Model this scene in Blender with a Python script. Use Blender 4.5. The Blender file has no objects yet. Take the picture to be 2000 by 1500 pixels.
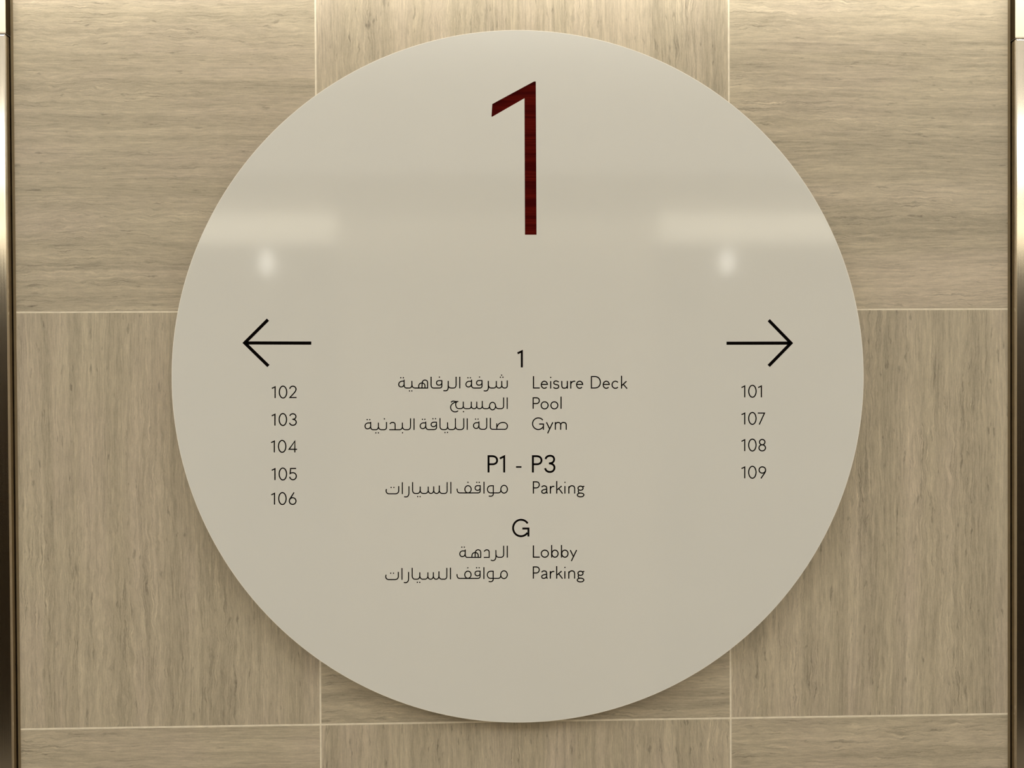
import bpy, bmesh, math, re, random
from mathutils import Vector, Matrix

# ---------------------------------------------------------------- camera, world, lights, exposure
S = bpy.context.scene
COL = S.collection
D2R = math.pi / 180
FLOOR_JOINT = 1.8            # height of the tile joint behind the sign

cam_d = bpy.data.cameras.new('camera')
cam = bpy.data.objects.new('camera', cam_d)
COL.objects.link(cam)
cam_d.sensor_width = 36.0
cam_d.sensor_fit = 'HORIZONTAL'
cam_d.lens = 36.0 * 1700 / 2000
cam_d.clip_start = 0.02
PITCH, YAW, ROLL = -0.00952, 0.02596, -0.00531
fwd = Vector((math.sin(YAW) * math.cos(PITCH), math.cos(YAW) * math.cos(PITCH), math.sin(PITCH)))
right = Vector((math.cos(YAW), -math.sin(YAW), 0))
up = right.cross(fwd)
r2 = right * math.cos(ROLL) + up * math.sin(ROLL)
u2 = up * math.cos(ROLL) - right * math.sin(ROLL)
cam.matrix_world = Matrix(((r2.x, u2.x, -fwd.x, -0.05205), (r2.y, u2.y, -fwd.y, -1.26651),
                           (r2.z, u2.z, -fwd.z, FLOOR_JOINT - 0.0948), (0, 0, 0, 1)))
S.camera = cam

world = bpy.data.worlds.new('world')
S.world = world
world.use_nodes = True
world.node_tree.nodes['Background'].inputs[0].default_value = (1.0, 0.9, 0.74, 1)
world.node_tree.nodes['Background'].inputs[1].default_value = 0.05

def area(name, loc, rot, sx, sy, power, color):
    d = bpy.data.lights.new(name, 'AREA')
    d.shape = 'RECTANGLE'; d.size = sx; d.size_y = sy; d.energy = power; d.color = color
    o = bpy.data.objects.new(name, d); COL.objects.link(o)
    o.location = loc; o.rotation_euler = rot
    return o
WARM = (1.0, 0.968, 0.875)
CEIL = 2.46
area('lobby_ceiling_light', (0, -1.15, CEIL - 0.035), (0, 0, 0), 5.6, 1.5, 23.5, WARM)
area('left_bay_light', (-1.62, -1.53, CEIL - 0.045), (0, 0, 0), 1.2, 0.6, 13, WARM)
area('right_bay_light', (1.62, -1.53, CEIL - 0.045), (0, 0, 0), 1.2, 0.6, 13, WARM)
area('wall_washer_light', (0, -0.098, 2.375), (74 * D2R, 0, 0), 5.6, 0.03, 10.5, WARM)
area('opposite_washer_light', (0, -2.58, CEIL - 0.03), (-12 * D2R, 0, 0), 5.6, 0.05, 14, WARM)

S.view_settings.view_transform = 'Standard'
S.view_settings.look = 'None'
S.view_settings.gamma = 1.0
S.view_settings.use_curve_mapping = False
S.view_settings.exposure = 0.0
S.cycles.use_denoising = True
S.cycles.filter_width = 1.15
S.cycles.max_bounces = 5
S.cycles.use_adaptive_sampling = True
S.cycles.adaptive_threshold = 0.03
S.cycles.adaptive_min_samples = 12
S.cycles.sample_clamp_indirect = 4.0

# ---------------------------------------------------------------- materials
def mat(name):
    m = bpy.data.materials.new(name); m.use_nodes = True
    return m, m.node_tree, m.node_tree.nodes['Principled BSDF']
def nd(nt, kind, **kw):
    n = nt.nodes.new(kind)
    for k, v in kw.items(): setattr(n, k, v)
    return n
def math_node(nt, op, a, b=None, c=None, clamp=False):
    n = nd(nt, 'ShaderNodeMath', operation=op); n.use_clamp = clamp
    for i, v in enumerate((a, b, c)):
        if v is None: continue
        if isinstance(v, (int, float)): n.inputs[i].default_value = v
        else: nt.links.new(v, n.inputs[i])
    return n.outputs[0]
def noise(nt, x, z, w, sx, sz, detail=2, rough=0.5, off=0.0):
    """2D-stretched noise over the coordinates x (along) and z (across)"""
    c = nd(nt, 'ShaderNodeCombineXYZ')
    nt.links.new(math_node(nt, 'MULTIPLY', x, sx), c.inputs[0])
    nt.links.new(math_node(nt, 'MULTIPLY', z, sz), c.inputs[1])
    n = nd(nt, 'ShaderNodeTexNoise', noise_dimensions='3D')
    nt.links.new(c.outputs[0], n.inputs['Vector'])
    nt.links.new(math_node(nt, 'ADD', w, off), c.inputs[2])
    n.inputs['Scale'].default_value = 1.0
    n.inputs['Detail'].default_value = detail
    n.inputs['Roughness'].default_value = rough
    return n.outputs['Fac']
def mixc(nt, fac, a, b, blend='MIX'):
    n = nd(nt, 'ShaderNodeMix', data_type='RGBA', blend_type=blend)
    for i, v in ((0, fac), (6, a), (7, b)):
        if isinstance(v, (int, float)): n.inputs[i].default_value = v
        elif isinstance(v, tuple): n.inputs[i].default_value = (*v, 1)
        else: nt.links.new(v, n.inputs[i])
    return n.outputs[2]
def smooth(nt, v, lo, hi, to0=0.0, to1=1.0):
    n = nd(nt, 'ShaderNodeMapRange', interpolation_type='SMOOTHSTEP')
    nt.links.new(v, n.inputs[0])
    n.inputs[1].default_value = lo; n.inputs[2].default_value = hi
    n.inputs[3].default_value = to0; n.inputs[4].default_value = to1
    return n.outputs[0]

def stone_material():
    m, nt, b = mat('vein_cut_stone')
    tc = nd(nt, 'ShaderNodeTexCoord'); sep = nd(nt, 'ShaderNodeSeparateXYZ')
    nt.links.new(tc.outputs['Object'], sep.inputs[0])
    oi = nd(nt, 'ShaderNodeObjectInfo')
    w = math_node(nt, 'MULTIPLY', oi.outputs['Object Index'], 7.31)
    x, z0 = sep.outputs[0], sep.outputs[2]
    # wavy sediment lines: the across coordinate is displaced by soft noise
    w1 = noise(nt, x, z0, w, 2.5, 6.0, 2, 0.5, 1.7)
    w2 = noise(nt, x, z0, w, 36.0, 70.0, 3, 0.6, 5.1)
    where = noise(nt, x, z0, w, 2.5, 14.0, 2, 0.5, 37.0)
    busy = smooth(nt, where, 0.42, 0.62)
    wob = math_node(nt, 'MULTIPLY_ADD', busy, 0.009, 0.003)
    dz = math_node(nt, 'ADD', math_node(nt, 'MULTIPLY', math_node(nt, 'SUBTRACT', w1, 0.5), 0.022),
                   math_node(nt, 'MULTIPLY', math_node(nt, 'SUBTRACT', w2, 0.5), wob))
    z = math_node(nt, 'ADD', z0, dz)
    bands = noise(nt, x, z, w, 0.35, 21.0, 4, 0.6, 0.0)
    strata = noise(nt, x, z, w, 1.6, 62.0, 3, 0.6, 7.0)
    veins = noise(nt, x, z, w, 12.0, 170.0, 3, 0.65, 11.0)
    fine = noise(nt, x, z, w, 34.0, 520.0, 2, 0.65, 23.0)
    dash = noise(nt, x, z, w, 62.0, 250.0, 2, 0.6, 61.0)
    cloud = noise(nt, x, z0, w, 5.0, 16.0, 3, 0.6, 27.0)
    grain = noise(nt, x, z0, w, 300.0, 620.0, 2, 0.6, 29.0)
    fleck = noise(nt, x, z, w, 30.0, 150.0, 3, 0.6, 41.0)
    hue = noise(nt, x, z0, w, 4.0, 7.0, 2, 0.5, 47.0)
    def layer(v, n, amount):
        return math_node(nt, 'ADD', v, math_node(nt, 'MULTIPLY', math_node(nt, 'SUBTRACT', n, 0.5), amount))
    saw = math_node(nt, 'FRACT', math_node(nt, 'MULTIPLY', bands, 7.0))
    v = layer(1.0, bands, 0.62)
    v = layer(v, saw, 0.11)
    v = layer(v, strata, 0.62)
    v = layer(v, veins, 0.60)
    v = layer(v, dash, 0.34)
    v = layer(v, fine, 0.70)
    v = layer(v, cloud, 0.26)
    v = layer(v, grain, 0.24)
    # thin contour seams: dark and pale hair lines that follow the strata
    pp = math_node(nt, 'PINGPONG', math_node(nt, 'MULTIPLY', strata, 7.0), 0.5)
    brk = smooth(nt, noise(nt, x, z0, w, 12.0, 34.0, 2, 0.5, 53.0), 0.44, 0.62)
    dark = math_node(nt, 'MULTIPLY', smooth(nt, pp, 0.0, 0.13, 0.32, 0.0), math_node(nt, 'MULTIPLY', brk, math_node(nt, 'MULTIPLY_ADD', busy, 0.8, 0.2)))
    pp2 = math_node(nt, 'PINGPONG', math_node(nt, 'MULTIPLY_ADD', strata, 8.0, 0.3), 0.5)
    brk2 = smooth(nt, noise(nt, x, z0, w, 9.0, 26.0, 2, 0.5, 59.0), 0.46, 0.62)
    pale = math_node(nt, 'MULTIPLY', smooth(nt, pp2, 0.0, 0.12, 0.26, 0.0), math_node(nt, 'MULTIPLY', brk2, busy))
    spots = math_node(nt, 'MULTIPLY', smooth(nt, fleck, 0.63, 0.72), 0.34)
    v = math_node(nt, 'ADD', v, pale)
    v = math_node(nt, 'SUBTRACT', v, dark)
    v = math_node(nt, 'SUBTRACT', v, spots)
    v = math_node(nt, 'MULTIPLY_ADD', v, 0.85, 0.15)
    base = mixc(nt, smooth(nt, hue, 0.35, 0.65), (0.538, 0.473, 0.362), (0.546, 0.470, 0.374))
    base = mixc(nt, smooth(nt, bands, 0.35, 0.65), (0.535, 0.468, 0.356), base)
    vm = nd(nt, 'ShaderNodeVectorMath', operation='SCALE')
    nt.links.new(base, vm.inputs[0]); nt.links.new(v, vm.inputs['Scale'])
    nt.links.new(vm.outputs[0], b.inputs['Base Color'])
    b.inputs['Roughness'].default_value = 0.42
    b.inputs['Specular IOR Level'].default_value = 0.35
    return m
def plain(name, color, rough, metallic=0.0, spec=0.5, vary=0.05, scale=40.0, coat=0.0):
    m, nt, b = mat(name)
    tc = nd(nt, 'ShaderNodeTexCoord')
    n = nd(nt, 'ShaderNodeTexNoise'); n.inputs['Scale'].default_value = scale
    nt.links.new(tc.outputs['Object'], n.inputs['Vector'])
    k = smooth(nt, n.outputs['Fac'], 0.3, 0.7, 1 - vary, 1 + vary)
    vm = nd(nt, 'ShaderNodeVectorMath', operation='SCALE')
    vm.inputs[0].default_value = color
    nt.links.new(k, vm.inputs['Scale']); nt.links.new(vm.outputs[0], b.inputs['Base Color'])
    b.inputs['Roughness'].default_value = rough; b.inputs['Metallic'].default_value = metallic
    b.inputs['Specular IOR Level'].default_value = spec
    b.inputs['Coat Weight'].default_value = coat
    return m
def brushed(name, color, rough, streak=0.06, sx=4.0, sz=900.0, aniso=0.0):
    """stainless steel with fine lines that run along X of the object"""
    m, nt, b = mat(name)
    tc = nd(nt, 'ShaderNodeTexCoord'); sep = nd(nt, 'ShaderNodeSeparateXYZ')
    nt.links.new(tc.outputs['Object'], sep.inputs[0])
    f = noise(nt, sep.outputs[2], sep.outputs[0], math_node(nt, 'MULTIPLY', sep.outputs[1], 1.0), sx, sz, 3, 0.6)
    vm = nd(nt, 'ShaderNodeVectorMath', operation='SCALE')
    vm.inputs[0].default_value = color
    nt.links.new(smooth(nt, f, 0.2, 0.8, 1 - streak, 1 + streak), vm.inputs['Scale'])
    nt.links.new(vm.outputs[0], b.inputs['Base Color'])
    b.inputs['Metallic'].default_value = 1.0
    nt.links.new(smooth(nt, f, 0.2, 0.8, rough * 0.85, rough * 1.15), b.inputs['Roughness'])
    b.inputs['Anisotropic'].default_value = aniso
    return m
def glow(name, color, strength):
    m, nt, b = mat(name)
    b.inputs['Base Color'].default_value = (*color, 1)
    b.inputs['Emission Color'].default_value = (*color, 1)
    b.inputs['Emission Strength'].default_value = strength
    b.inputs['Roughness'].default_value = 0.4
    return m
def red_wood():
    m, nt, b = mat('red_stained_wood')
    tc = nd(nt, 'ShaderNodeTexCoord'); sep = nd(nt, 'ShaderNodeSeparateXYZ')
    nt.links.new(tc.outputs['Object'], sep.inputs[0])
    one = math_node(nt, 'MULTIPLY', sep.outputs[1], 0.0)
    g = noise(nt, sep.outputs[0], sep.outputs[2], one, 14.0, 620.0, 4, 0.65, 3.0)
    big = noise(nt, sep.outputs[0], sep.outputs[2], one, 6.0, 75.0, 2, 0.5, 9.0)
    c = mixc(nt, smooth(nt, g, 0.3, 0.7), (0.058, 0.0010, 0.0008), (0.135, 0.0070, 0.0030))
    c = mixc(nt, smooth(nt, big, 0.40, 0.56), (0.056, 0.0010, 0.0008), c)
    nt.links.new(c, b.inputs['Base Color'])
    b.inputs['Roughness'].default_value = 0.5
    b.inputs['Specular IOR Level'].default_value = 0.03
    return m

M_STONE = stone_material()
M_STONE_FAR = plain('plain_vein_stone', (0.53, 0.465, 0.355), 0.45, vary=0.12, scale=14)
M_GROUT = plain('cream_grout', (0.93, 0.85, 0.70), 0.8, spec=0.2, vary=0.06, scale=90)
M_SEAL = plain('brown_sealant', (0.24, 0.185, 0.11), 0.6, spec=0.3)
M_DARK = plain('dark_shadow_gap', (0.05, 0.034, 0.015), 0.8, spec=0.1)
M_STEEL = brushed('brushed_stainless_steel', (0.62, 0.56, 0.47), 0.16)
M_STEEL_DARK = brushed('dark_lift_door_steel', (0.085, 0.066, 0.045), 0.35)
M_PANEL = glow('cream_panel_added_glow', (0.93, 0.84, 0.67), 0.30)  # weak glow added to the cream header panels to brighten them
M_PANEL_FAR = glow('far_panel_added_glow', (1.0, 0.93, 0.76), 1.7)  # unseen glow, added for the bright band mirrored in the disc
M_GLOW_BLOB = glow('added_reflection_glow', (1.0, 0.98, 0.90), 8.5)  # made-up emitter for the two soft blobs mirrored in the disc
M_WHITE = plain('satin_white_paint', (0.835, 0.838, 0.815), 0.08, spec=0.5, vary=0.006, scale=6)
M_RIM = plain('painted_edge_highlight', (0.95, 0.93, 0.88), 0.4, vary=0.01, scale=6)  # edge highlight put into the colour, whiter than the panel
M_BLACK = plain('black_print', (0.003, 0.002, 0.0015), 0.7, spec=0.02, vary=0.02)
M_INK = plain('dark_brown_print', (0.006, 0.004, 0.003), 0.7, spec=0.02, vary=0.02)
M_WOOD = red_wood()
M_CEIL = plain('ceiling_paint', (0.74, 0.68, 0.56), 0.9, spec=0.1, vary=0.02)
M_FLOOR = plain('beige_floor_stone', (0.40, 0.36, 0.30), 0.35, spec=0.5, vary=0.2, scale=3)
M_SIDE = plain('side_wall_paint', (0.66, 0.60, 0.50), 0.8, spec=0.2, vary=0.04, scale=5)
M_ALU = plain('aluminium_spacer', (0.5, 0.48, 0.44), 0.35, metallic=1.0)

# ---------------------------------------------------------------- mesh helpers
def link(name, me, material, parent=None, loc=None, rot=None):
    o = bpy.data.objects.new(name, me); COL.objects.link(o)
    if material and not me.materials: me.materials.append(material)
    if parent: o.parent = parent
    if loc is not None: o.location = loc
    if rot is not None: o.rotation_euler = rot
    return o
def empty(name, loc=(0, 0, 0)):
    o = bpy.data.objects.new(name, None); COL.objects.link(o); o.location = loc
    o.empty_display_size = 0.05
    return o
def box_mesh(name, x0, x1, y0, y1, z0, z1, bevel=0.0, front_only=False):
    bm = bmesh.new()
    vs = [bm.verts.new((x, y, z)) for x in (x0, x1) for y in (y0, y1) for z in (z0, z1)]
    for f in ((0, 1, 3, 2), (4, 6, 7, 5), (0, 4, 5, 1), (2, 3, 7, 6), (0, 2, 6, 4), (1, 5, 7, 3)):
        bm.faces.new([vs[i] for i in f])
    bmesh.ops.recalc_face_normals(bm, faces=bm.faces)
    if bevel:
        ed = [e for e in bm.edges if not front_only or all(abs(v.co.y - y0) < 1e-6 for v in e.verts)]
        bmesh.ops.bevel(bm, geom=ed, offset=bevel, segments=2, profile=0.5, affect='EDGES')
    me = bpy.data.meshes.new(name); bm.to_mesh(me); bm.free()
    return me
def box(name, x0, x1, y0, y1, z0, z1, material, parent=None, bevel=0.0, front_only=False):
    return link(name, box_mesh(name, x0, x1, y0, y1, z0, z1, bevel, front_only), material, parent)

# ---------------------------------------------------------------- the marks on the sign: centre-line paths, millimetres from the disc centre
NUMERAL_OUTLINE = [(22.92, 419.86), (22.84, 202.83), (6.39, 202.85), (6.74, 396.08), (-39.40, 369.63), (-40.20, 370.06), (-38.87, 387.85), (20.30, 419.85)]
MARKS = [
  ('room_number', '102', 1.61, 'M -352.11 -13.24 L -347.57 -11.02 L -347.70 -26.99 E -336.50 -18.53 5.17 8.39 A -322.61 -14.42 4.38 4.12 176 -0 C -318.24 -16.61 -320.06 -18.91 -321.94 -20.93 L -327.01 -26.32 L -317.53 -26.38'),
  ('room_number', '103', 1.61, 'M -352.63 -51.97 L -348.09 -49.76 L -348.22 -65.74 E -337.02 -57.28 5.17 8.39 A -322.98 -53.25 4.31 3.98 168 -0 C -318.68 -55.67 -320.85 -57.10 -323.73 -57.08 M -323.73 -57.08 C -320.13 -57.11 -318.28 -58.85 -318.29 -61.17 A -323.04 -61.14 4.74 4.34 -0 -170'),
  ('room_number', '104', 1.61, 'M -353.79 -89.86 L -349.25 -87.65 L -349.38 -103.64 E -338.32 -95.18 5.17 8.39 M -320.56 -103.86 L -320.44 -87.93 L -328.65 -99.45 L -317.36 -99.54'),
  ('room_number', '105', 1.61, 'M -353.24 -128.94 L -348.70 -126.73 L -348.82 -142.73 E -337.62 -134.28 5.18 8.40 M -318.94 -126.61 L -326.77 -126.55 L -327.41 -133.71 C -326.18 -132.78 -324.74 -132.58 -323.44 -132.59 A -323.48 -137.51 4.67 4.93 90 -172'),
  ('room_number', '106', 1.61, 'M -354.09 -163.69 L -349.54 -161.48 L -349.67 -177.49 E -338.53 -169.04 5.18 8.40 M -322.14 -160.49 L -327.31 -168.56 C -328.33 -170.22 -328.84 -171.16 -328.85 -172.61 E -324.18 -172.65 4.68 4.71'),
  ('room_number', '101', 1.61, 'M 315.35 -15.86 L 320.00 -13.61 L 319.96 -29.81 E 331.13 -21.23 5.32 8.50 M 339.34 -16.00 L 344.00 -13.75 L 343.96 -29.95'),
  ('room_number', '107', 1.61, 'M 315.24 -54.71 L 319.90 -52.46 L 319.85 -68.67 E 330.95 -60.09 5.32 8.51 M 338.73 -52.44 L 348.49 -52.50 L 340.83 -69.03'),
  ('room_number', '108', 1.61, 'M 315.13 -92.84 L 319.79 -90.60 L 319.74 -106.82 E 330.85 -98.24 5.32 8.51 E 345.05 -94.16 3.92 3.82 E 345.03 -102.38 4.73 4.33'),
  ('room_number', '109', 1.61, 'M 315.02 -131.88 L 319.68 -129.65 L 319.64 -145.87 E 330.74 -137.30 5.32 8.52 E 345.10 -134.11 4.73 4.48 M 349.83 -134.15 C 349.83 -135.84 349.08 -137.52 348.04 -139.13 L 342.99 -146.29'),
  ('english_text', 'Leisure', 1.59, 'M 17.53 2.13 L 17.44 -14.72 L 26.44 -14.77 M 28.55 -9.67 L 37.28 -9.72 A 32.91 -10.26 4.36 5.02 6 320 M 41.95 -5.11 L 41.89 -15.71 D 41.97 0.20 0.95 M 53.32 -6.68 C 52.38 -5.54 50.86 -4.96 49.54 -4.96 C 47.45 -4.95 46.40 -6.08 46.39 -7.50 C 46.37 -11.29 53.41 -8.77 53.39 -12.75 C 53.38 -14.64 51.57 -15.58 49.67 -15.57 C 47.97 -15.56 46.64 -14.79 45.89 -13.65 M 57.79 -5.00 L 57.76 -11.16 C 57.75 -14.29 59.36 -15.34 61.25 -15.35 C 63.72 -15.36 65.63 -13.95 65.64 -10.92 M 65.67 -5.05 L 65.62 -15.85 M 70.61 -5.07 L 70.56 -15.88 M 70.58 -10.00 C 70.79 -7.16 72.98 -5.09 77.06 -5.49 M 78.85 -9.95 L 87.59 -10.00 A 83.22 -10.54 4.37 5.02 6 320'),
  ('english_text', 'Deck', 1.59, 'M 100.01 -16.04 L 100.09 1.02 L 104.84 1.00 C 110.07 0.97 112.82 -2.46 112.80 -7.20 C 112.78 -11.94 110.00 -15.25 104.77 -15.22 L 100.02 -15.19 M 116.88 -10.16 L 125.63 -10.21 A 121.25 -10.76 4.38 5.03 6 320 A 134.29 -10.83 4.76 5.03 40 320 M 143.11 1.93 L 143.03 -16.29 M 150.22 -5.89 L 143.33 -12.11 M 145.53 -10.04 L 151.03 -16.52'),
  ('english_text', 'Pool', 1.59, 'M 16.82 -44.36 L 16.90 -28.73 L 21.16 -28.76 C 24.48 -28.78 25.61 -30.58 25.59 -32.86 C 25.58 -35.13 24.15 -36.92 21.12 -36.90 L 16.85 -36.87 E 33.15 -39.53 4.93 5.02 E 47.00 -39.62 4.93 5.02 M 56.64 -27.26 L 56.56 -44.61'),
  ('english_text', 'Gym', 1.59, 'A 24.01 -65.62 8.16 8.24 38 332 M 25.24 -66.11 L 31.31 -66.15 L 31.27 -74.30 M 35.68 -63.62 L 40.10 -73.13 M 44.70 -63.68 L 37.22 -79.46 M 48.30 -63.42 L 48.25 -74.42 M 48.28 -67.97 C 48.29 -65.60 49.92 -64.00 52.29 -64.01 C 54.85 -64.03 55.89 -65.65 55.88 -68.02 L 55.85 -74.47 M 55.88 -68.02 C 55.89 -65.65 57.60 -64.05 59.88 -64.06 C 62.73 -64.08 63.86 -65.70 63.85 -68.07 L 63.82 -74.52'),
  ('english_text', 'Parking', 1.59, 'M 16.56 -165.04 L 16.64 -148.34 L 20.37 -148.37 C 23.69 -148.40 24.96 -150.30 24.95 -152.60 C 24.93 -155.15 23.14 -157.08 20.07 -157.05 L 16.60 -157.02 M 28.40 -156.10 C 29.28 -154.68 30.56 -154.18 31.94 -154.19 C 34.39 -154.21 35.56 -155.50 35.55 -158.05 L 35.53 -162.40 C 35.52 -164.03 35.87 -164.65 37.00 -164.76 M 35.55 -158.92 C 32.83 -159.41 28.49 -159.68 28.48 -162.34 C 28.47 -163.97 29.64 -164.75 31.17 -164.76 C 33.57 -164.78 35.52 -163.42 35.54 -160.86 M 40.78 -154.52 L 40.73 -165.26 M 40.76 -159.38 C 41.28 -156.32 43.08 -154.59 46.51 -155.08 M 49.92 -147.44 L 49.83 -165.34 M 56.89 -154.66 L 50.11 -160.23 M 52.68 -158.20 L 58.12 -165.41 M 61.49 -154.70 L 61.44 -165.44 D 61.62 -149.43 0.92 M 67.12 -155.26 L 67.07 -165.49 M 67.11 -158.33 C 67.63 -155.78 69.43 -154.41 71.48 -154.43 C 74.29 -154.45 75.41 -156.10 75.40 -158.66 L 75.37 -165.56 E 83.85 -158.01 3.59 2.97 M 86.98 -156.20 C 87.60 -155.54 88.22 -155.34 89.24 -155.30 M 81.54 -160.40 C 80.20 -161.36 80.29 -163.81 82.03 -165.11 E 83.86 -167.63 4.71 2.66'),
  ('english_text', 'Parking', 1.59, 'M 15.87 -286.45 L 15.95 -269.72 L 19.68 -269.76 C 23.01 -269.80 24.28 -271.70 24.27 -274.01 C 24.25 -276.57 22.45 -278.49 19.39 -278.46 L 15.91 -278.42 M 27.73 -277.53 C 28.60 -276.10 29.88 -275.61 31.26 -275.62 C 33.72 -275.65 34.89 -276.94 34.88 -279.50 L 34.86 -283.85 C 34.85 -285.49 35.20 -286.11 36.33 -286.23 M 34.87 -280.37 C 32.16 -280.85 27.81 -281.11 27.80 -283.77 C 27.79 -285.41 28.96 -286.19 30.50 -286.21 C 32.90 -286.24 34.85 -284.88 34.86 -282.32 M 40.11 -275.98 L 40.06 -286.73 M 40.09 -280.84 C 40.62 -277.77 42.42 -276.05 45.84 -276.55 M 49.26 -268.91 L 49.17 -286.83 M 56.24 -276.16 L 49.45 -281.71 M 52.02 -279.69 L 57.47 -286.93 M 60.85 -276.21 L 60.79 -286.96 D 60.97 -270.93 0.92 M 66.48 -276.78 L 66.43 -287.03 M 66.46 -279.86 C 66.99 -277.30 68.79 -275.94 70.84 -275.96 C 73.65 -275.99 74.77 -277.64 74.76 -280.21 L 74.73 -287.12 E 83.22 -279.58 3.59 2.97 M 86.36 -277.77 C 86.98 -277.11 87.59 -276.92 88.62 -276.88 M 80.90 -281.97 C 79.57 -282.92 79.66 -285.39 81.40 -286.69 E 83.23 -289.22 4.72 2.67'),
  ('english_text', 'Lobby', 1.59, 'M 16.18 -239.10 L 16.10 -255.77 L 25.20 -255.87 E 32.38 -250.98 5.06 5.07 M 42.16 -238.70 L 42.07 -256.62 E 46.86 -251.14 4.45 5.07 M 56.23 -238.85 L 56.15 -256.77 E 61.04 -251.29 4.46 5.07 M 68.74 -246.15 L 73.21 -255.77 M 77.86 -246.24 L 70.21 -261.94'),
  ('floor_heading', '1', 2.82, 'M -5.03 34.62 L 1.10 37.50 L 0.98 14.60'),
  ('floor_heading', 'P1', 2.68, 'M -47.17 -134.49 L -47.04 -111.30 L -41.91 -111.34 C -37.26 -111.37 -34.88 -113.90 -34.90 -117.28 C -34.92 -120.78 -37.32 -122.86 -41.98 -122.82 L -47.10 -122.78 M -31.05 -114.74 L -24.74 -111.70 L -24.86 -134.67'),
  ('dash', '-', 2.12, 'M -8.04 -127.00 L -0.22 -127.06'),
  ('floor_heading', 'P3', 2.68, 'M 15.95 -135.01 L 16.07 -111.79 L 21.21 -111.83 C 25.87 -111.86 28.26 -114.39 28.24 -117.77 C 28.22 -121.28 25.82 -123.36 21.15 -123.32 L 16.01 -123.28 M 34.03 -116.07 C 34.86 -112.98 37.38 -111.37 40.59 -111.39 C 44.39 -111.42 46.31 -113.65 46.29 -116.57 C 46.27 -120.08 43.46 -122.33 38.79 -122.29 M 38.79 -122.29 C 43.75 -122.33 46.72 -124.75 46.70 -128.25 C 46.68 -132.05 43.98 -134.48 40.25 -134.45 C 36.68 -134.42 34.35 -132.53 33.38 -129.02'),
  ('floor_heading', 'G', 2.68, 'A -1.38 -213.97 11.32 11.74 33 324 M 0.51 -214.72 L 9.18 -214.80 L 9.12 -226.20'),
  ('arabic_text', 'sharfa', 1.52, 'M -19.87 -3.78 L -19.91 -11.20 C -19.92 -13.38 -21.02 -14.59 -23.42 -14.58 C -25.82 -14.57 -27.47 -13.34 -27.63 -10.72 M -27.60 -4.52 L -27.63 -11.59 M -27.63 -10.72 C -27.91 -13.33 -29.31 -14.55 -31.58 -14.54 C -33.67 -14.52 -35.24 -13.29 -35.40 -10.67 M -35.36 -4.48 L -35.40 -11.55 M -35.40 -10.67 C -35.76 -13.51 -37.60 -14.50 -39.34 -14.49 L -41.96 -14.48 C -44.36 -14.46 -46.32 -13.45 -46.65 -10.61 M -46.79 -4.28 L -46.67 -13.23 C -46.69 -16.72 -48.31 -18.67 -50.71 -18.66 C -51.80 -18.65 -52.67 -18.56 -53.41 -18.21 D -27.77 3.82 0.92 D -29.57 0.86 0.92 D -25.95 0.84 0.92 M -55.16 -3.80 L -59.78 -3.78 C -62.39 -3.76 -63.49 -5.50 -63.50 -7.24 C -63.51 -8.99 -62.21 -10.30 -60.03 -10.32 C -57.64 -10.33 -55.80 -9.03 -55.79 -6.63 M -55.77 -3.80 L -55.68 -11.00 C -55.69 -13.39 -57.01 -14.39 -59.40 -14.38 L -66.38 -14.34 C -68.77 -14.32 -70.38 -13.31 -70.71 -10.69 D -59.18 1.24 0.92 M -70.58 -2.41 L -70.63 -11.35 M -70.59 -4.81 L -73.73 -4.70 C -76.78 -4.69 -78.53 -7.16 -78.55 -9.12 C -78.56 -11.30 -77.04 -12.75 -75.08 -12.76 C -72.47 -12.78 -70.71 -10.69 -70.61 -7.86 D -75.66 0.32 0.92 D -72.17 0.30 0.92'),
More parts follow.
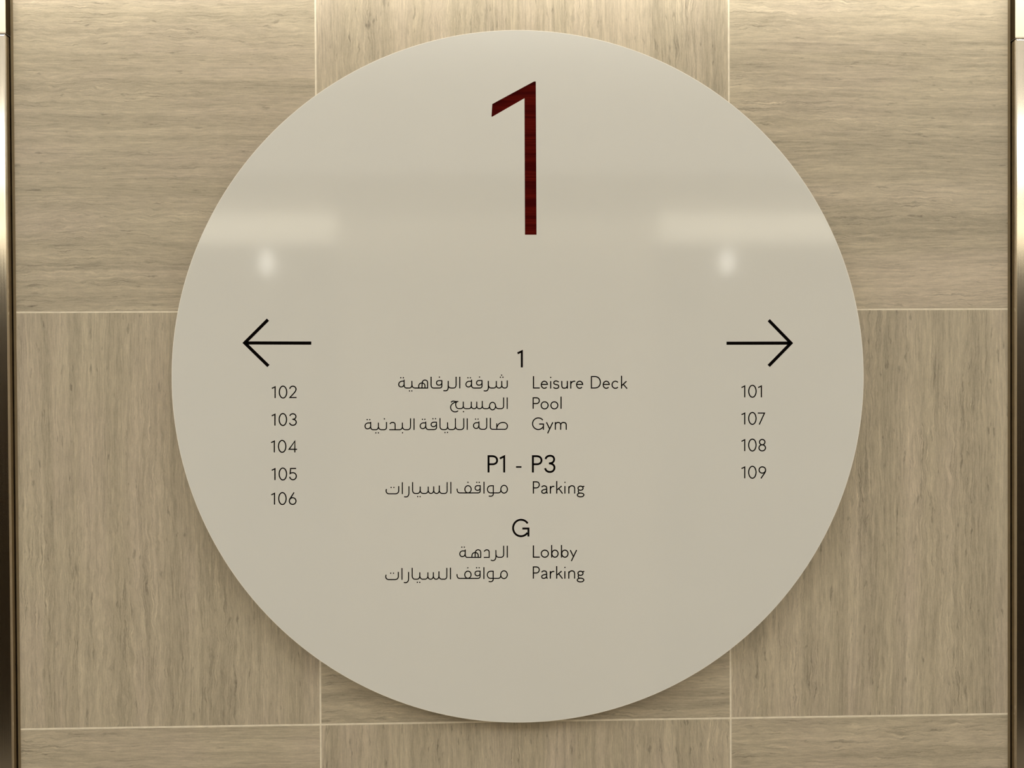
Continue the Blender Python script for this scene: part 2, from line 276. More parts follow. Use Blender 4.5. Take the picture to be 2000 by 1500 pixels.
  ('arabic_text', 'alrafahiya', 1.52, 'M -87.21 1.82 L -87.30 -14.74 M -92.43 1.85 L -92.50 -9.48 C -92.51 -12.53 -93.83 -14.18 -96.57 -14.17 L -98.75 -14.15 C -101.79 -14.14 -103.44 -12.91 -103.73 -10.29 M -103.60 -3.97 L -103.66 -12.91 C -103.68 -16.39 -105.30 -18.13 -107.69 -18.11 C -108.78 -18.11 -109.87 -18.01 -110.52 -17.79 M -112.00 -3.62 L -116.52 -3.60 C -118.91 -3.58 -120.22 -4.97 -120.23 -6.71 C -120.25 -8.67 -118.95 -9.99 -116.99 -10.00 C -114.38 -10.01 -112.64 -8.50 -112.62 -6.32 M -112.61 -3.62 L -112.65 -11.11 C -112.66 -13.07 -114.19 -14.07 -116.37 -14.05 L -123.97 -14.01 C -126.80 -13.99 -127.88 -12.33 -127.86 -9.72 L -127.79 2.04 D -116.05 1.45 0.92 M -132.88 -13.96 L -132.84 -6.21 C -132.82 -4.03 -134.33 -2.72 -136.51 -2.70 C -138.90 -2.69 -140.34 -4.43 -140.44 -6.60 L -140.92 -13.91 M -145.35 -13.89 L -145.33 -10.49 C -145.01 -8.10 -143.05 -6.80 -140.88 -6.82 C -138.70 -6.83 -136.76 -8.15 -136.56 -10.54 L -136.58 -13.94 M -132.23 -13.96 L -150.04 -13.86 C -152.65 -13.85 -154.59 -12.84 -154.88 -10.00 M -155.01 -3.69 L -154.97 -10.87 M -154.97 -10.00 C -155.46 -12.83 -156.99 -13.82 -158.72 -13.81 L -162.20 -13.79 C -164.58 -13.78 -165.88 -12.55 -165.99 -9.51 M -165.94 -1.89 L -165.99 -10.38 M -165.95 -4.07 L -168.21 -4.05 C -171.68 -4.04 -173.65 -6.42 -173.66 -8.59 C -173.68 -10.77 -172.17 -12.17 -170.21 -12.18 C -167.61 -12.20 -165.99 -10.38 -165.97 -7.33 D -170.69 0.88 0.92 D -167.05 0.86 0.92 D -158.53 -17.95 0.92 D -155.15 -17.97 0.92'),
  ('arabic_text', 'almasbah', 1.48, 'M -20.09 -27.92 L -20.17 -44.38 M -25.15 -27.89 L -25.21 -40.09 C -25.23 -42.69 -26.79 -43.87 -28.92 -43.85 L -32.23 -43.83 C -34.83 -43.82 -36.24 -42.39 -36.56 -40.02 E -40.96 -40.14 4.25 5.39 M -45.21 -40.20 C -45.37 -42.80 -47.36 -43.74 -49.01 -43.73 L -51.61 -43.71 C -54.21 -43.69 -55.29 -42.27 -55.46 -39.90 M -55.47 -32.72 L -55.52 -40.85 M -55.51 -39.90 C -55.86 -42.74 -57.52 -43.67 -59.55 -43.66 C -61.77 -43.65 -63.18 -42.69 -63.40 -39.85 M -63.36 -33.62 L -63.40 -40.80 M -63.40 -39.85 C -63.65 -42.69 -65.31 -43.62 -67.10 -43.61 C -69.32 -43.60 -70.88 -42.64 -71.10 -39.81 M -71.06 -33.57 L -71.10 -40.75 M -71.10 -39.81 C -71.54 -42.88 -73.10 -43.58 -75.22 -43.56 L -78.06 -43.54 C -80.65 -43.53 -82.20 -42.57 -82.42 -39.74 M -82.39 -33.50 L -82.43 -40.68 M -82.42 -39.74 C -82.77 -42.57 -84.43 -43.41 -86.08 -43.40 L -88.91 -43.38 C -91.74 -43.36 -92.85 -40.85 -93.17 -38.49 C -93.44 -36.60 -93.01 -34.71 -91.44 -33.63 M -99.80 -34.67 C -98.75 -33.02 -97.10 -32.56 -95.92 -32.76 C -93.57 -33.43 -91.68 -33.54 -89.41 -33.27 M -91.21 -33.63 C -96.40 -34.69 -100.43 -37.50 -100.45 -41.51 C -100.47 -45.29 -97.42 -48.05 -94.12 -48.07 C -92.47 -48.08 -90.82 -47.48 -89.77 -46.31 D -82.23 -47.77 0.95'),
  ('arabic_text', 'sala', 1.48, 'M -35.12 -73.19 L -23.66 -73.26 C -21.29 -73.28 -20.01 -71.11 -19.99 -68.74 C -19.98 -65.64 -22.70 -63.44 -26.15 -63.42 C -29.79 -63.39 -33.80 -65.55 -34.74 -70.28 M -35.07 -64.63 L -35.12 -73.19 L -40.76 -73.15 C -43.30 -73.13 -44.20 -71.67 -44.19 -69.85 L -44.12 -56.93 M -49.32 -56.89 L -49.39 -68.36 C -49.40 -71.27 -50.58 -73.08 -53.48 -73.06 L -55.66 -73.04 C -58.57 -73.02 -60.16 -71.92 -60.44 -69.01 M -60.40 -61.73 L -60.44 -69.74 M -60.52 -63.62 L -63.42 -63.53 C -66.33 -63.51 -68.09 -65.50 -68.10 -67.68 C -68.11 -70.05 -66.56 -71.77 -64.38 -71.78 C -61.84 -71.80 -60.74 -70.10 -60.54 -66.82 D -65.14 -58.50 0.91 D -61.58 -58.52 0.91'),
  ('arabic_text', 'allayaqa', 1.48, 'M -77.02 -57.23 L -77.11 -73.64 M -81.93 -57.08 L -81.88 -68.68 C -81.89 -71.48 -83.50 -73.19 -86.10 -73.17 L -88.89 -73.15 C -91.29 -73.14 -93.44 -72.20 -93.74 -69.00 M -93.79 -57.00 L -93.78 -69.80 M -93.78 -69.00 C -94.08 -72.20 -95.88 -73.11 -97.68 -73.09 L -100.87 -73.07 C -103.26 -73.05 -104.65 -71.73 -104.83 -68.53 M -104.88 -62.73 L -104.84 -69.73 M -104.83 -68.53 C -105.05 -72.12 -106.85 -73.03 -108.85 -73.02 L -111.24 -73.00 C -114.04 -72.98 -115.54 -71.25 -115.60 -68.45 L -115.53 -56.66 D -108.56 -77.22 0.92 D -104.96 -77.12 0.92 M -120.03 -62.43 L -123.94 -62.40 C -126.93 -62.38 -128.18 -64.17 -128.19 -65.77 C -128.20 -67.57 -126.77 -68.86 -125.18 -68.87 C -122.59 -68.88 -120.78 -67.22 -120.65 -64.82 M -120.63 -62.42 L -120.60 -69.62 C -120.61 -72.02 -122.01 -72.93 -124.40 -72.91 L -131.58 -72.86 C -133.97 -72.84 -135.44 -71.71 -135.74 -68.71 D -125.59 -57.59 0.92 D -121.92 -57.54 0.92 M -135.81 -61.52 L -135.75 -69.91 M -135.90 -63.36 L -138.69 -63.30 C -141.88 -63.28 -143.69 -65.66 -143.70 -67.66 C -143.71 -69.86 -142.13 -71.55 -140.14 -71.56 C -137.55 -71.58 -135.94 -69.51 -135.85 -66.72 D -140.45 -58.29 0.92 D -136.95 -58.32 0.92'),
  ('arabic_text', 'albadaniya', 1.48, 'M -152.31 -56.82 L -152.42 -73.27 M -157.29 -56.79 L -157.36 -68.17 C -157.38 -71.36 -158.99 -72.87 -161.77 -72.85 L -164.16 -72.83 C -166.95 -72.81 -168.53 -71.29 -168.83 -68.69 M -168.79 -62.70 L -168.84 -69.69 M -168.83 -68.69 C -169.33 -71.88 -170.93 -72.79 -173.31 -72.77 L -187.44 -72.67 M -186.31 -64.78 C -185.58 -62.79 -183.99 -62.32 -182.59 -62.33 C -180.01 -62.34 -179.02 -63.83 -179.04 -66.02 L -179.08 -72.73 D -168.69 -77.20 0.92 M -191.26 -61.75 L -191.31 -69.13 C -191.32 -71.53 -192.80 -72.64 -195.19 -72.62 L -198.37 -72.60 C -200.75 -72.58 -202.21 -71.05 -202.59 -68.46 M -202.59 -62.47 L -202.60 -69.45 M -202.59 -68.46 C -203.13 -71.45 -204.53 -72.55 -206.71 -72.54 L -209.89 -72.52 C -212.27 -72.50 -213.65 -70.97 -213.64 -68.18 D -194.21 -57.34 0.92 M -213.59 -61.40 L -213.64 -68.98 M -213.60 -63.00 L -216.58 -62.90 C -219.75 -62.88 -221.56 -65.14 -221.57 -67.33 C -221.59 -69.72 -220.01 -71.33 -218.22 -71.34 C -215.25 -71.36 -213.64 -69.38 -213.62 -66.59 D -218.45 -58.18 0.92 D -214.76 -58.20 0.92 D -206.35 -77.01 0.92 D -202.69 -77.04 0.92'),
  ('arabic_text', 'mawaqif', 1.48, 'E -25.15 -158.55 4.69 5.51 M -29.79 -159.53 C -29.81 -162.59 -31.65 -163.75 -33.69 -163.73 L -44.13 -163.64 C -47.19 -163.61 -48.86 -161.15 -48.84 -158.34 C -48.83 -156.05 -47.39 -153.41 -43.82 -153.44 L -39.75 -153.47 M -40.51 -153.46 L -40.57 -164.79 C -40.59 -167.34 -42.38 -168.35 -44.41 -168.33 C -45.43 -168.32 -46.35 -168.11 -47.06 -167.80 M -53.72 -147.59 L -53.82 -164.42 M -58.39 -153.21 L -62.92 -153.17 C -65.21 -153.15 -66.34 -154.62 -66.35 -156.40 C -66.36 -158.44 -64.74 -159.84 -62.95 -159.85 C -60.92 -159.87 -59.23 -158.25 -59.12 -156.47 M -59.10 -153.20 L -59.14 -160.55 C -59.15 -162.33 -60.43 -163.49 -62.47 -163.48 L -88.16 -163.25 C -90.96 -163.23 -92.11 -160.77 -91.84 -157.10 E -76.43 -158.15 4.48 5.10 D -76.48 -148.26 0.92 D -64.01 -148.37 0.92 D -60.45 -148.40 0.92'),
  ('arabic_text', 'alsayarat', 1.48, 'M -100.78 -147.44 L -100.88 -164.11 M -105.97 -147.65 L -106.04 -159.63 C -106.06 -162.17 -107.34 -163.79 -109.88 -163.77 L -112.42 -163.75 C -115.21 -163.72 -116.88 -162.33 -117.21 -159.27 M -117.17 -152.50 L -117.22 -160.29 M -117.21 -159.27 C -117.49 -162.58 -119.27 -163.69 -121.05 -163.67 C -123.08 -163.66 -124.90 -162.26 -125.09 -159.21 M -125.05 -153.60 L -125.09 -160.22 M -125.09 -159.21 C -125.36 -162.26 -127.14 -163.62 -128.92 -163.60 C -131.20 -163.58 -132.67 -161.94 -132.85 -159.14 M -132.82 -153.79 L -132.86 -160.16 M -132.85 -159.14 C -133.23 -162.45 -135.26 -163.55 -137.29 -163.53 L -139.83 -163.51 C -142.37 -163.48 -144.08 -161.84 -144.27 -159.04 M -144.23 -153.69 L -144.27 -160.06 M -144.27 -159.04 C -144.64 -162.34 -146.43 -163.45 -148.46 -163.43 L -150.99 -163.41 C -153.78 -163.38 -155.03 -161.24 -155.02 -158.69 L -154.95 -147.24 D -147.82 -167.92 0.92 D -144.43 -167.95 0.92 M -160.15 -153.05 L -160.22 -162.72 C -160.24 -166.28 -162.18 -168.30 -164.46 -168.28 C -165.47 -168.27 -166.23 -168.16 -166.99 -167.75 M -169.39 -147.37 L -169.50 -164.16 M -174.60 -152.82 L -174.64 -159.03 C -174.66 -162.08 -176.59 -163.69 -179.63 -163.66 L -188.24 -163.59 C -191.28 -163.56 -192.78 -160.90 -192.41 -158.87 C -192.31 -158.11 -192.10 -157.35 -191.89 -156.74 D -185.30 -154.61 0.92 D -181.45 -154.64 0.92'),
  ('arabic_text', 'mawaqif', 1.48, 'E -25.95 -280.35 4.70 5.52 M -30.60 -281.32 C -30.61 -284.39 -32.46 -285.55 -34.50 -285.52 L -44.95 -285.40 C -48.01 -285.37 -49.68 -282.90 -49.67 -280.08 C -49.65 -277.79 -48.21 -275.14 -44.64 -275.18 L -40.56 -275.23 M -41.33 -275.22 L -41.39 -286.57 C -41.40 -289.12 -43.20 -290.13 -45.23 -290.10 C -46.25 -290.09 -47.17 -289.88 -47.88 -289.56 M -54.55 -269.30 L -54.64 -286.16 M -59.22 -274.92 L -63.75 -274.87 C -66.05 -274.84 -67.18 -276.31 -67.19 -278.10 C -67.20 -280.14 -65.58 -281.54 -63.79 -281.56 C -61.75 -281.58 -60.06 -279.97 -59.95 -278.18 M -59.93 -274.91 L -59.97 -282.27 C -59.98 -284.06 -61.27 -285.22 -63.30 -285.19 L -89.02 -284.90 C -91.82 -284.87 -92.97 -282.41 -92.70 -278.73 E -77.28 -279.82 4.48 5.11 D -77.33 -269.92 0.92 D -64.85 -270.05 0.92 D -61.28 -270.09 0.92'),
  ('arabic_text', 'alsayarat', 1.48, 'M -102.02 -269.47 L -102.12 -286.16 M -107.21 -269.67 L -107.28 -281.66 C -107.30 -284.21 -108.58 -285.83 -111.12 -285.80 L -113.66 -285.77 C -116.46 -285.74 -118.13 -284.34 -118.47 -281.28 M -118.42 -274.49 L -118.47 -282.30 M -118.47 -281.28 C -118.74 -284.59 -120.53 -285.70 -122.31 -285.67 C -124.34 -285.65 -126.16 -284.25 -126.34 -281.19 M -126.31 -275.58 L -126.35 -282.21 M -126.34 -281.19 C -126.62 -284.25 -128.40 -285.61 -130.18 -285.59 C -132.47 -285.56 -133.93 -283.91 -134.12 -281.10 M -134.08 -275.74 L -134.12 -282.12 M -134.12 -281.10 C -134.49 -284.41 -136.53 -285.51 -138.56 -285.49 L -141.10 -285.46 C -143.64 -285.43 -145.36 -283.78 -145.54 -280.97 M -145.51 -275.62 L -145.55 -281.99 M -145.54 -280.97 C -145.92 -284.28 -147.70 -285.39 -149.74 -285.36 L -152.27 -285.33 C -155.07 -285.30 -156.32 -283.15 -156.30 -280.60 L -156.23 -269.12 D -149.10 -289.86 0.92 D -145.70 -289.90 0.92 M -161.44 -274.93 L -161.51 -284.62 C -161.53 -288.19 -163.47 -290.20 -165.75 -290.18 C -166.77 -290.17 -167.53 -290.05 -168.29 -289.64 M -170.69 -269.22 L -170.80 -286.04 M -175.90 -274.66 L -175.94 -280.88 C -175.96 -283.94 -177.90 -285.55 -180.94 -285.52 L -189.56 -285.42 C -192.60 -285.38 -194.10 -282.72 -193.73 -280.68 C -193.62 -279.92 -193.42 -279.16 -193.21 -278.55 D -186.61 -276.43 0.92 D -182.76 -276.47 0.92'),
  ('arabic_text', 'alradha', 1.48, 'M -21.05 -239.07 L -21.14 -255.94 M -26.20 -239.01 L -26.27 -251.54 C -26.28 -254.09 -27.92 -255.50 -30.47 -255.48 L -33.02 -255.45 C -35.57 -255.42 -37.09 -253.98 -37.33 -250.91 M -37.40 -245.03 L -37.35 -253.97 C -37.37 -258.06 -39.17 -260.09 -41.72 -260.06 C -42.99 -260.04 -43.86 -259.63 -44.52 -259.16 M -53.88 -247.26 C -53.10 -245.12 -51.57 -244.63 -50.04 -244.64 C -47.75 -244.67 -46.84 -246.21 -46.86 -248.76 L -46.89 -255.40 L -54.69 -255.32 M -58.92 -255.27 L -58.88 -248.63 C -58.87 -246.08 -60.23 -244.43 -62.53 -244.41 C -65.07 -244.38 -66.61 -246.51 -66.73 -249.06 L -66.92 -255.19 M -71.50 -255.14 L -71.38 -252.59 C -71.21 -249.78 -69.17 -248.27 -66.88 -248.29 C -64.33 -248.32 -62.56 -250.13 -62.47 -252.68 L -62.49 -255.24 M -58.26 -255.28 L -78.12 -255.07 C -79.90 -255.05 -80.91 -253.51 -81.04 -250.44 M -80.85 -243.91 L -81.05 -251.46 M -80.97 -246.00 L -83.41 -245.82 C -86.72 -245.53 -88.66 -247.55 -88.68 -250.10 C -88.69 -252.15 -87.02 -253.95 -85.24 -253.97 C -82.95 -253.99 -81.16 -252.48 -81.04 -249.93 D -85.67 -240.44 0.92 D -82.11 -240.48 0.92'),
  ('arrow', 'left', 4.47, 'M -356.80 83.75 L -389.66 51.13 L -356.67 18.35 M -388.16 51.05 L -296.32 50.44'),
  ('arrow', 'right', 4.47, 'M 354.88 80.36 L 386.96 47.48 L 354.65 14.93 M 385.56 47.48 L 294.00 47.66'),
]

def flatten(path):
    """-> [(points, closed)], [(x, y, radius)]"""
    tok = re.findall(r'[A-Z]|-?[\d.]+', path)
    strokes, dots, cur = [], [], None
    i = 0
    while i < len(tok):
        c = tok[i]; n = {'M': 2, 'L': 2, 'C': 6, 'E': 4, 'A': 6, 'D': 3}[c]
        a = [float(t) for t in tok[i + 1:i + 1 + n]]; i += 1 + n
        if c == 'M':
            cur = [(a[0], a[1])]; strokes.append((cur, False))
        elif c == 'L':
            cur.append((a[0], a[1]))
        elif c == 'C':
            p0 = cur[-1]; p1, p2, p3 = (a[0], a[1]), (a[2], a[3]), (a[4], a[5])
            for k in range(1, 13):
                t = k / 12; s = 1 - t
                cur.append(tuple(s**3 * p0[j] + 3 * s * s * t * p1[j] + 3 * s * t * t * p2[j] + t**3 * p3[j] for j in (0, 1)))
        elif c == 'E':
            strokes.append(([(a[0] + a[2] * math.cos(k * math.pi / 20), a[1] + a[3] * math.sin(k * math.pi / 20)) for k in range(40)], True))
            cur = None
        elif c == 'A':
            a0, a1 = a[4] * D2R, a[5] * D2R
            m = max(6, int(abs(a1 - a0) / (9 * D2R)))
            pts = [(a[0] + a[2] * math.cos(a0 + (a1 - a0) * k / m), a[1] + a[3] * math.sin(a0 + (a1 - a0) * k / m)) for k in range(m + 1)]
            if cur is None or (abs(cur[-1][0] - pts[0][0]) + abs(cur[-1][1] - pts[0][1])) > 6:
                cur = pts; strokes.append((cur, False))
            else:
                cur.extend(pts)
        else:
            dots.append(tuple(a))
    return strokes, dots

def ribbon(bm, pts, closed, w, y0, y1):
    q = [pts[0]]
    for p in pts[1:]:
        if math.hypot(p[0] - q[-1][0], p[1] - q[-1][1]) > 0.12: q.append(p)
    if closed and math.hypot(q[0][0] - q[-1][0], q[0][1] - q[-1][1]) < 0.12: q.pop()
    n = len(q)
    if n < 2: return
    L, Rr = [], []
    for i in range(n):
        if closed: a, b, c = q[i - 1], q[i], q[(i + 1) % n]
        else: a, b, c = q[max(i - 1, 0)], q[i], q[min(i + 1, n - 1)]
        d1 = Vector((b[0] - a[0], b[1] - a[1])); d2 = Vector((c[0] - b[0], c[1] - b[1]))
        if d1.length < 1e-9: d1 = d2.copy()
        if d2.length < 1e-9: d2 = d1.copy()
        d1.normalize(); d2.normalize()
        n1 = Vector((-d1.y, d1.x)); n2 = Vector((-d2.y, d2.x))
        m = n1 + n2
        if m.length < 1e-6: m = n1
        m.normalize()
        k = min(1 / max(m.dot(n1), 0.3), 2.4)
        L.append((b[0] + m.x * k * w / 2, b[1] + m.y * k * w / 2))
        Rr.append((b[0] - m.x * k * w / 2, b[1] - m.y * k * w / 2))
    mm = 0.001
    V = [[bm.verts.new((p[0] * mm, y, p[1] * mm)) for p in side] for side in (L, Rr) for y in (y0, y1)]
    lf, lb, rf, rb = V
    rng = range(n) if closed else range(n - 1)
    for i in rng:
        j = (i + 1) % n
        bm.faces.new((lf[i], rf[i], rf[j], lf[j]))
        bm.faces.new((lf[i], lf[j], lb[j], lb[i]))
        bm.faces.new((rf[j], rf[i], rb[i], rb[j]))
    if not closed:
        bm.faces.new((lf[0], lb[0], rb[0], rf[0])); bm.faces.new((lf[-1], rf[-1], rb[-1], lb[-1]))

def mark_mesh(name, path, w, y_front=0.0, thick=0.00006):
    bm = bmesh.new()
    strokes, dots = flatten(path)
    for pts, closed in strokes:
        ribbon(bm, pts, closed, w, y_front - thick, y_front + 0.00005)
    for x, z, r in dots:
        ring = [[bm.verts.new(((x + r * math.cos(k * math.pi / 6)) * 0.001, y, (z + r * math.sin(k * math.pi / 6)) * 0.001)) for k in range(12)]
                for y in (y_front - thick, y_front + 0.00005)]
        bm.faces.new(ring[0])
        for k in range(12):
            bm.faces.new((ring[0][k], ring[0][(k + 1) % 12], ring[1][(k + 1) % 12], ring[1][k]))
    me = bpy.data.meshes.new(name); bm.to_mesh(me); bm.free()
    return me

# ---------------------------------------------------------------- the room
XL, XR = -0.72973, 0.71375            # where the stone ends, beside the two lift doorways
YO = -2.70                            # face of the opposite wall
XS = 3.0
GAP = 0.00235
J = FLOOR_JOINT

def stone_wall(name, face_y, sign, seed):
    """stone tiles set on a grout bed; sign -1: the tiles look towards -Y, +1: towards +Y"""
    back = 0.10
    y_a, y_b = sorted((face_y - sign * 0.0003, face_y - sign * back))
    bed = box(name, XL, XR, y_a, y_b, 0.0, CEIL, M_GROUT)
    bed['kind'] = 'structure'
    cols = [(XL, -0.3), (-0.3, 0.3), (0.3, XR)]
    rows = [(0.0, 0.6), (0.6, 1.2), (1.2, 1.8), (1.8, 2.4), (2.4, CEIL)]
    k = seed
    for r, (z0, z1) in enumerate(rows):
        for c, (x0, x1) in enumerate(cols):
            k += 1
            horizontal = (r + c) % 2 == 1
            g = GAP / 2
            a0 = x0 + (g if c else 0); a1 = x1 - (g if c < 2 else 0)
            b0, b1 = z0 + g, z1 - g
            cx, cz = (a0 + a1) / 2, (b0 + b1) / 2
            hx, hz = (a1 - a0) / 2, (b1 - b0) / 2
            if not horizontal: hx, hz = hz, hx
            me = box_mesh('stone_tile', -hx, hx, 0.0, 0.012, -hz, hz, 0.0005, True)
            t = link('stone_tile', me, M_STONE if sign < 0 else M_STONE_FAR, bed, (cx, face_y, cz), (0, 0 if horizontal else 90 * D2R, 0))
            if sign > 0: t.rotation_euler = (0, 0 if horizontal else 90 * D2R, 180 * D2R)
            t.pass_index = k
    return bed
stone_wall('wall_back', 0.0, -1, 3)
stone_wall('wall_front', YO, 1, 40)

def room_box(name, x0, x1, y0, y1, z0, z1, m):
    o = box(name, x0, x1, y0, y1, z0, z1, m); o['kind'] = 'structure'; return o
room_box('floor', -XS, XS, YO - 0.1, 0.1, -0.1, -0.0, M_FLOOR)
room_box('ceiling', -XS, XS, YO - 0.1, 0.1, CEIL, CEIL + 0.1, M_CEIL)
room_box('wall_left', -XS - 0.1, -XS, YO - 0.1, 0.1, -0.1, CEIL + 0.1, M_SIDE)
room_box('wall_right', XS, XS + 0.1, YO - 0.1, 0.1, -0.1, CEIL + 0.1, M_SIDE)

HEAD = 2.194                          # top of the doorway uprights
PROUD = 0.011                         # how far the metal stands in front of the stone
def doorway(name, x_in, side, face_y=0.0, flip=1):
    """lift doorway; x_in: edge of the stone, side -1 to the left / +1 to the right"""
    d = empty(name, (x_in, face_y, 0)); d['kind'] = 'structure'
    def bx(nm, a, b, y0, y1, z0, z1, m, bev=0.0, fo=False):
        xa, xb = sorted((side * a, side * b))
        ya, yb = sorted((flip * y0, flip * y1))
        return box(nm, xa, xb, ya, yb, z0, z1, m, d, bev, fo)
    bx('sealant_strip', 0.0, 0.0036, -0.0002, 0.012, 0.0, CEIL, M_SEAL)
    bx('shadow_gap', 0.0036, 0.0048, 0.006, 0.02, 0.0, CEIL, M_DARK)
    j = bx('door_jamb', 0.0048, 0.075, -PROUD, 0.10, 0.0, HEAD - 0.0009, M_STEEL, 0.0022)
    bx('header_gap', 0.0062, XS - 0.76, -PROUD + 0.004, 0.10, HEAD - 0.0012, HEAD + 0.0012, M_DARK)
    bx('header_panel', 0.0052, XS - 0.74, -PROUD + 0.0004, 0.03, HEAD + 0.0009, 2.44, M_PANEL, 0.0012)
    bx('header_return', 0.0048, 0.0058, -PROUD + 0.0018, 0.10, HEAD + 0.0009, 2.44, M_DARK)
    bx('upper_wall', 0.0052, XS - 0.74, 0.0, 0.10, 2.442, CEIL, M_SIDE)
    bx('door_leaf', 0.075, XS - 0.74, 0.06, 0.10, 0.0, HEAD - 0.0012, M_STEEL_DARK)
    return d
trough = box('trim_1', -XS + 0.01, XS - 0.01, -0.13, -0.102, 2.352, CEIL, M_CEIL); trough['kind'] = 'structure'
doorway('door_1', XL, -1)
doorway('door_2', XR, 1)

def opposite_doorway(name, x_in, side):
    d = empty(name, (x_in, YO, 0)); d['kind'] = 'structure'
    def bx(nm, a, b, y0, y1, z0, z1, m, bev=0.0):
        xa, xb = sorted((side * a, side * b))
        return box(nm, xa, xb, y0, y1, z0, z1, m, d, bev)
    bx('door_jamb', 0.0, 0.075, -0.10, PROUD, 0.0, 2.295, M_STEEL_DARK)
    bx('door_leaf', 0.075, XS - 0.74, -0.10, -0.03, 0.0, 2.295, M_STEEL_DARK)
    bx('header_panel', 0.0, XS - 0.74, -0.03, PROUD, 2.30, 2.44, M_PANEL_FAR)
    bx('upper_wall', 0.0, XS - 0.74, -0.10, 0.0, 2.442, CEIL, M_SIDE)
    bm = bmesh.new()
    bmesh.ops.create_uvsphere(bm, u_segments=24, v_segments=12, radius=0.03)
    for v in bm.verts:
        v.co.y *= 0.5
        v.co.z = v.co.z * (2.8 if v.co.z > 0 else 1.0)
    me = bpy.data.meshes.new('added_glow_blob'); bm.to_mesh(me); bm.free()
    link('added_glow_blob', me, M_GLOW_BLOB, d, (side * 0.31, 0.0, 2.192))  # added glowing blob, out of view, only there to be reflected
    return d
opposite_doorway('door_3', XL, -1)
opposite_doorway('door_4', XR, 1)

# ---------------------------------------------------------------- the sign
R_DISC = 0.49231
THICK = 0.010
YF = -0.030                           # front face of the disc
sign = empty('directory_sign', (-0.00682, YF, J - 0.09767))
sign['label'] = 'large round white directory sign with a red wood numeral 1, mounted on the stone wall'
sign['category'] = 'sign'

RIM = 0.0011
def disc_mesh():
    bm = bmesh.new()
    N = 256
    def ring(r, y): return [bm.verts.new((r * math.cos(2 * math.pi * k / N), y, r * math.sin(2 * math.pi * k / N))) for k in range(N)]
    r0 = ring(R_DISC - RIM, 0.0); r3 = ring(R_DISC - RIM, THICK)
    hole = [bm.verts.new((x * 0.001, 0.0, z * 0.001)) for x, z in NUMERAL_OUTLINE]
    hole_b = [bm.verts.new((x * 0.001, THICK, z * 0.001)) for x, z in NUMERAL_OUTLINE]
    side = []
    for a, b in ((r0, r3),):
        for k in range(N):
            f = bm.faces.new((a[k], b[k], b[(k + 1) % N], a[(k + 1) % N])); f.smooth = True; side.append(f)
    def cap(outer, inner):
        ed = []
        for loop in (outer, inner):
            for k in range(len(loop)):
                e = bm.edges.get((loop[k], loop[(k + 1) % len(loop)])) or bm.edges.new((loop[k], loop[(k + 1) % len(loop)]))
                ed.append(e)
        bmesh.ops.triangle_fill(bm, use_beauty=True, use_dissolve=False, edges=ed)
    cap(r0, hole); cap(r3, hole_b)
    n = len(hole)
    for k in range(n):
        bm.faces.new((hole[k], hole[(k + 1) % n], hole_b[(k + 1) % n], hole_b[k]))
    bmesh.ops.recalc_face_normals(bm, faces=bm.faces)
    me = bpy.data.meshes.new('sign_panel'); bm.to_mesh(me); bm.free()
    return me
link('sign_panel', disc_mesh(), M_WHITE, sign)

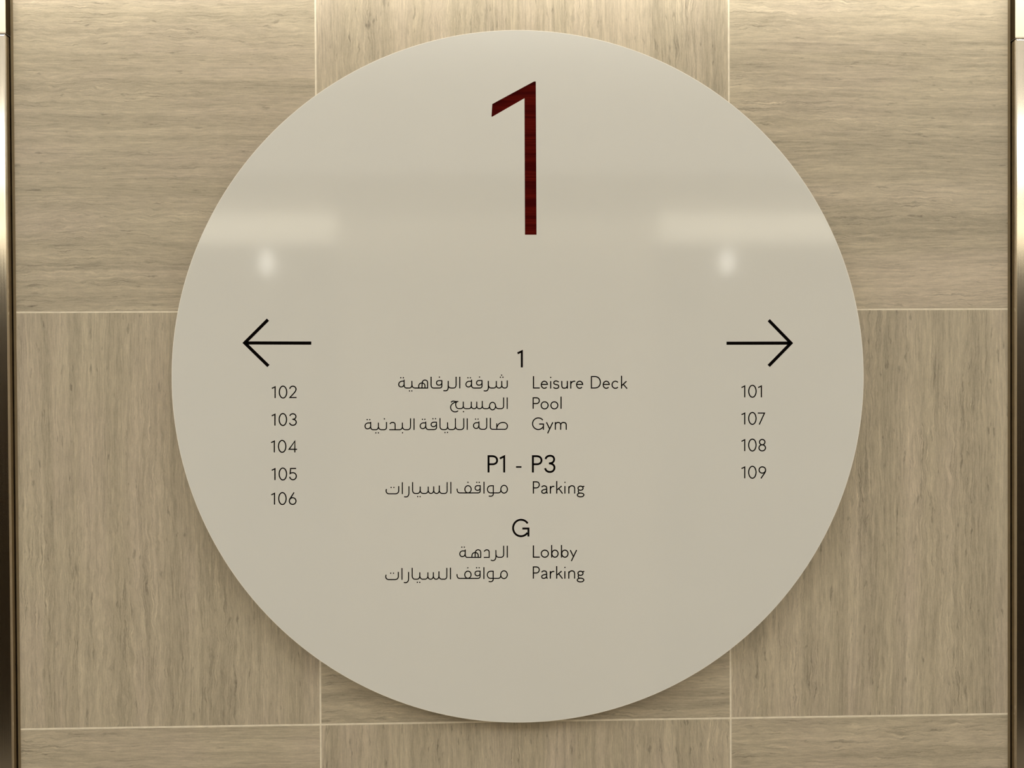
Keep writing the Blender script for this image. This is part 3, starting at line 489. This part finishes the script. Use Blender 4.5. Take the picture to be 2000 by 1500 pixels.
def numeral_mesh():
    bm = bmesh.new()
    ya, yb = 0.0012, THICK + 0.001
    f_ = [bm.verts.new((x * 0.001, ya, z * 0.001)) for x, z in NUMERAL_OUTLINE]
    b_ = [bm.verts.new((x * 0.001, yb, z * 0.001)) for x, z in NUMERAL_OUTLINE]
    n = len(f_)
    bm.faces.new(f_); bm.faces.new(b_[::-1])
    for k in range(n): bm.faces.new((f_[k], b_[k], b_[(k + 1) % n], f_[(k + 1) % n]))
    bmesh.ops.recalc_face_normals(bm, faces=bm.faces)
    bmesh.ops.triangulate(bm, faces=[f for f in bm.faces if len(f.verts) > 4])
    me = bpy.data.meshes.new('wood_numeral'); bm.to_mesh(me); bm.free()
    return me
o = link('wood_numeral', numeral_mesh(), M_WOOD, sign)
o['label'] = 'tall dark red wood numeral 1 inlaid in the white panel'

# the lip round the panel, its bright edge highlight painted in
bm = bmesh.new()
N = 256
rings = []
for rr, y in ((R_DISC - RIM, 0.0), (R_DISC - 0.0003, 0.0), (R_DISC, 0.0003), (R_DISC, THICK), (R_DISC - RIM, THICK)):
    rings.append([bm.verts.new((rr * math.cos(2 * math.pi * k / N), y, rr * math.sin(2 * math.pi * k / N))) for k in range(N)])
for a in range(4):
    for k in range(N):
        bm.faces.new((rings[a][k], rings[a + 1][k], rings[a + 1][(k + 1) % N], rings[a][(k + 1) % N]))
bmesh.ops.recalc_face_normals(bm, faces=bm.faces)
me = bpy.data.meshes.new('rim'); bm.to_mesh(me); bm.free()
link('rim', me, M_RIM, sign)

# mounting ring behind the panel, carrying it off the wall
bm = bmesh.new()
rings = []
for r, y in ((0.36, THICK), (0.40, THICK), (0.40, -YF), (0.36, -YF)):
    rings.append([bm.verts.new((r * math.cos(2 * math.pi * k / 64), y, r * math.sin(2 * math.pi * k / 64))) for k in range(64)])
for a in range(4):
    for k in range(64):
        bm.faces.new((rings[a][k], rings[a][(k + 1) % 64], rings[(a + 1) % 4][(k + 1) % 64], rings[(a + 1) % 4][k]))
bmesh.ops.recalc_face_normals(bm, faces=bm.faces)
me = bpy.data.meshes.new('mounting_ring'); bm.to_mesh(me); bm.free()
link('mounting_ring', me, M_ALU, sign)

WORDS = {'sharfa': 'first word of the upper line', 'left': 'arrow pointing left', 'right': 'arrow pointing right'}
for kind, text, width, path in MARKS:
    big = kind in ('arrow', 'floor_heading', 'dash')
    o = link(kind, mark_mesh(kind, path, width), M_BLACK if big else M_INK, sign)
    if kind == 'arrow': o['label'] = 'black arrow pointing ' + text
    elif kind in ('room_number', 'floor_heading'): o['label'] = 'black lettering reading ' + text
    elif kind == 'english_text': o['label'] = 'thin black lettering reading ' + text
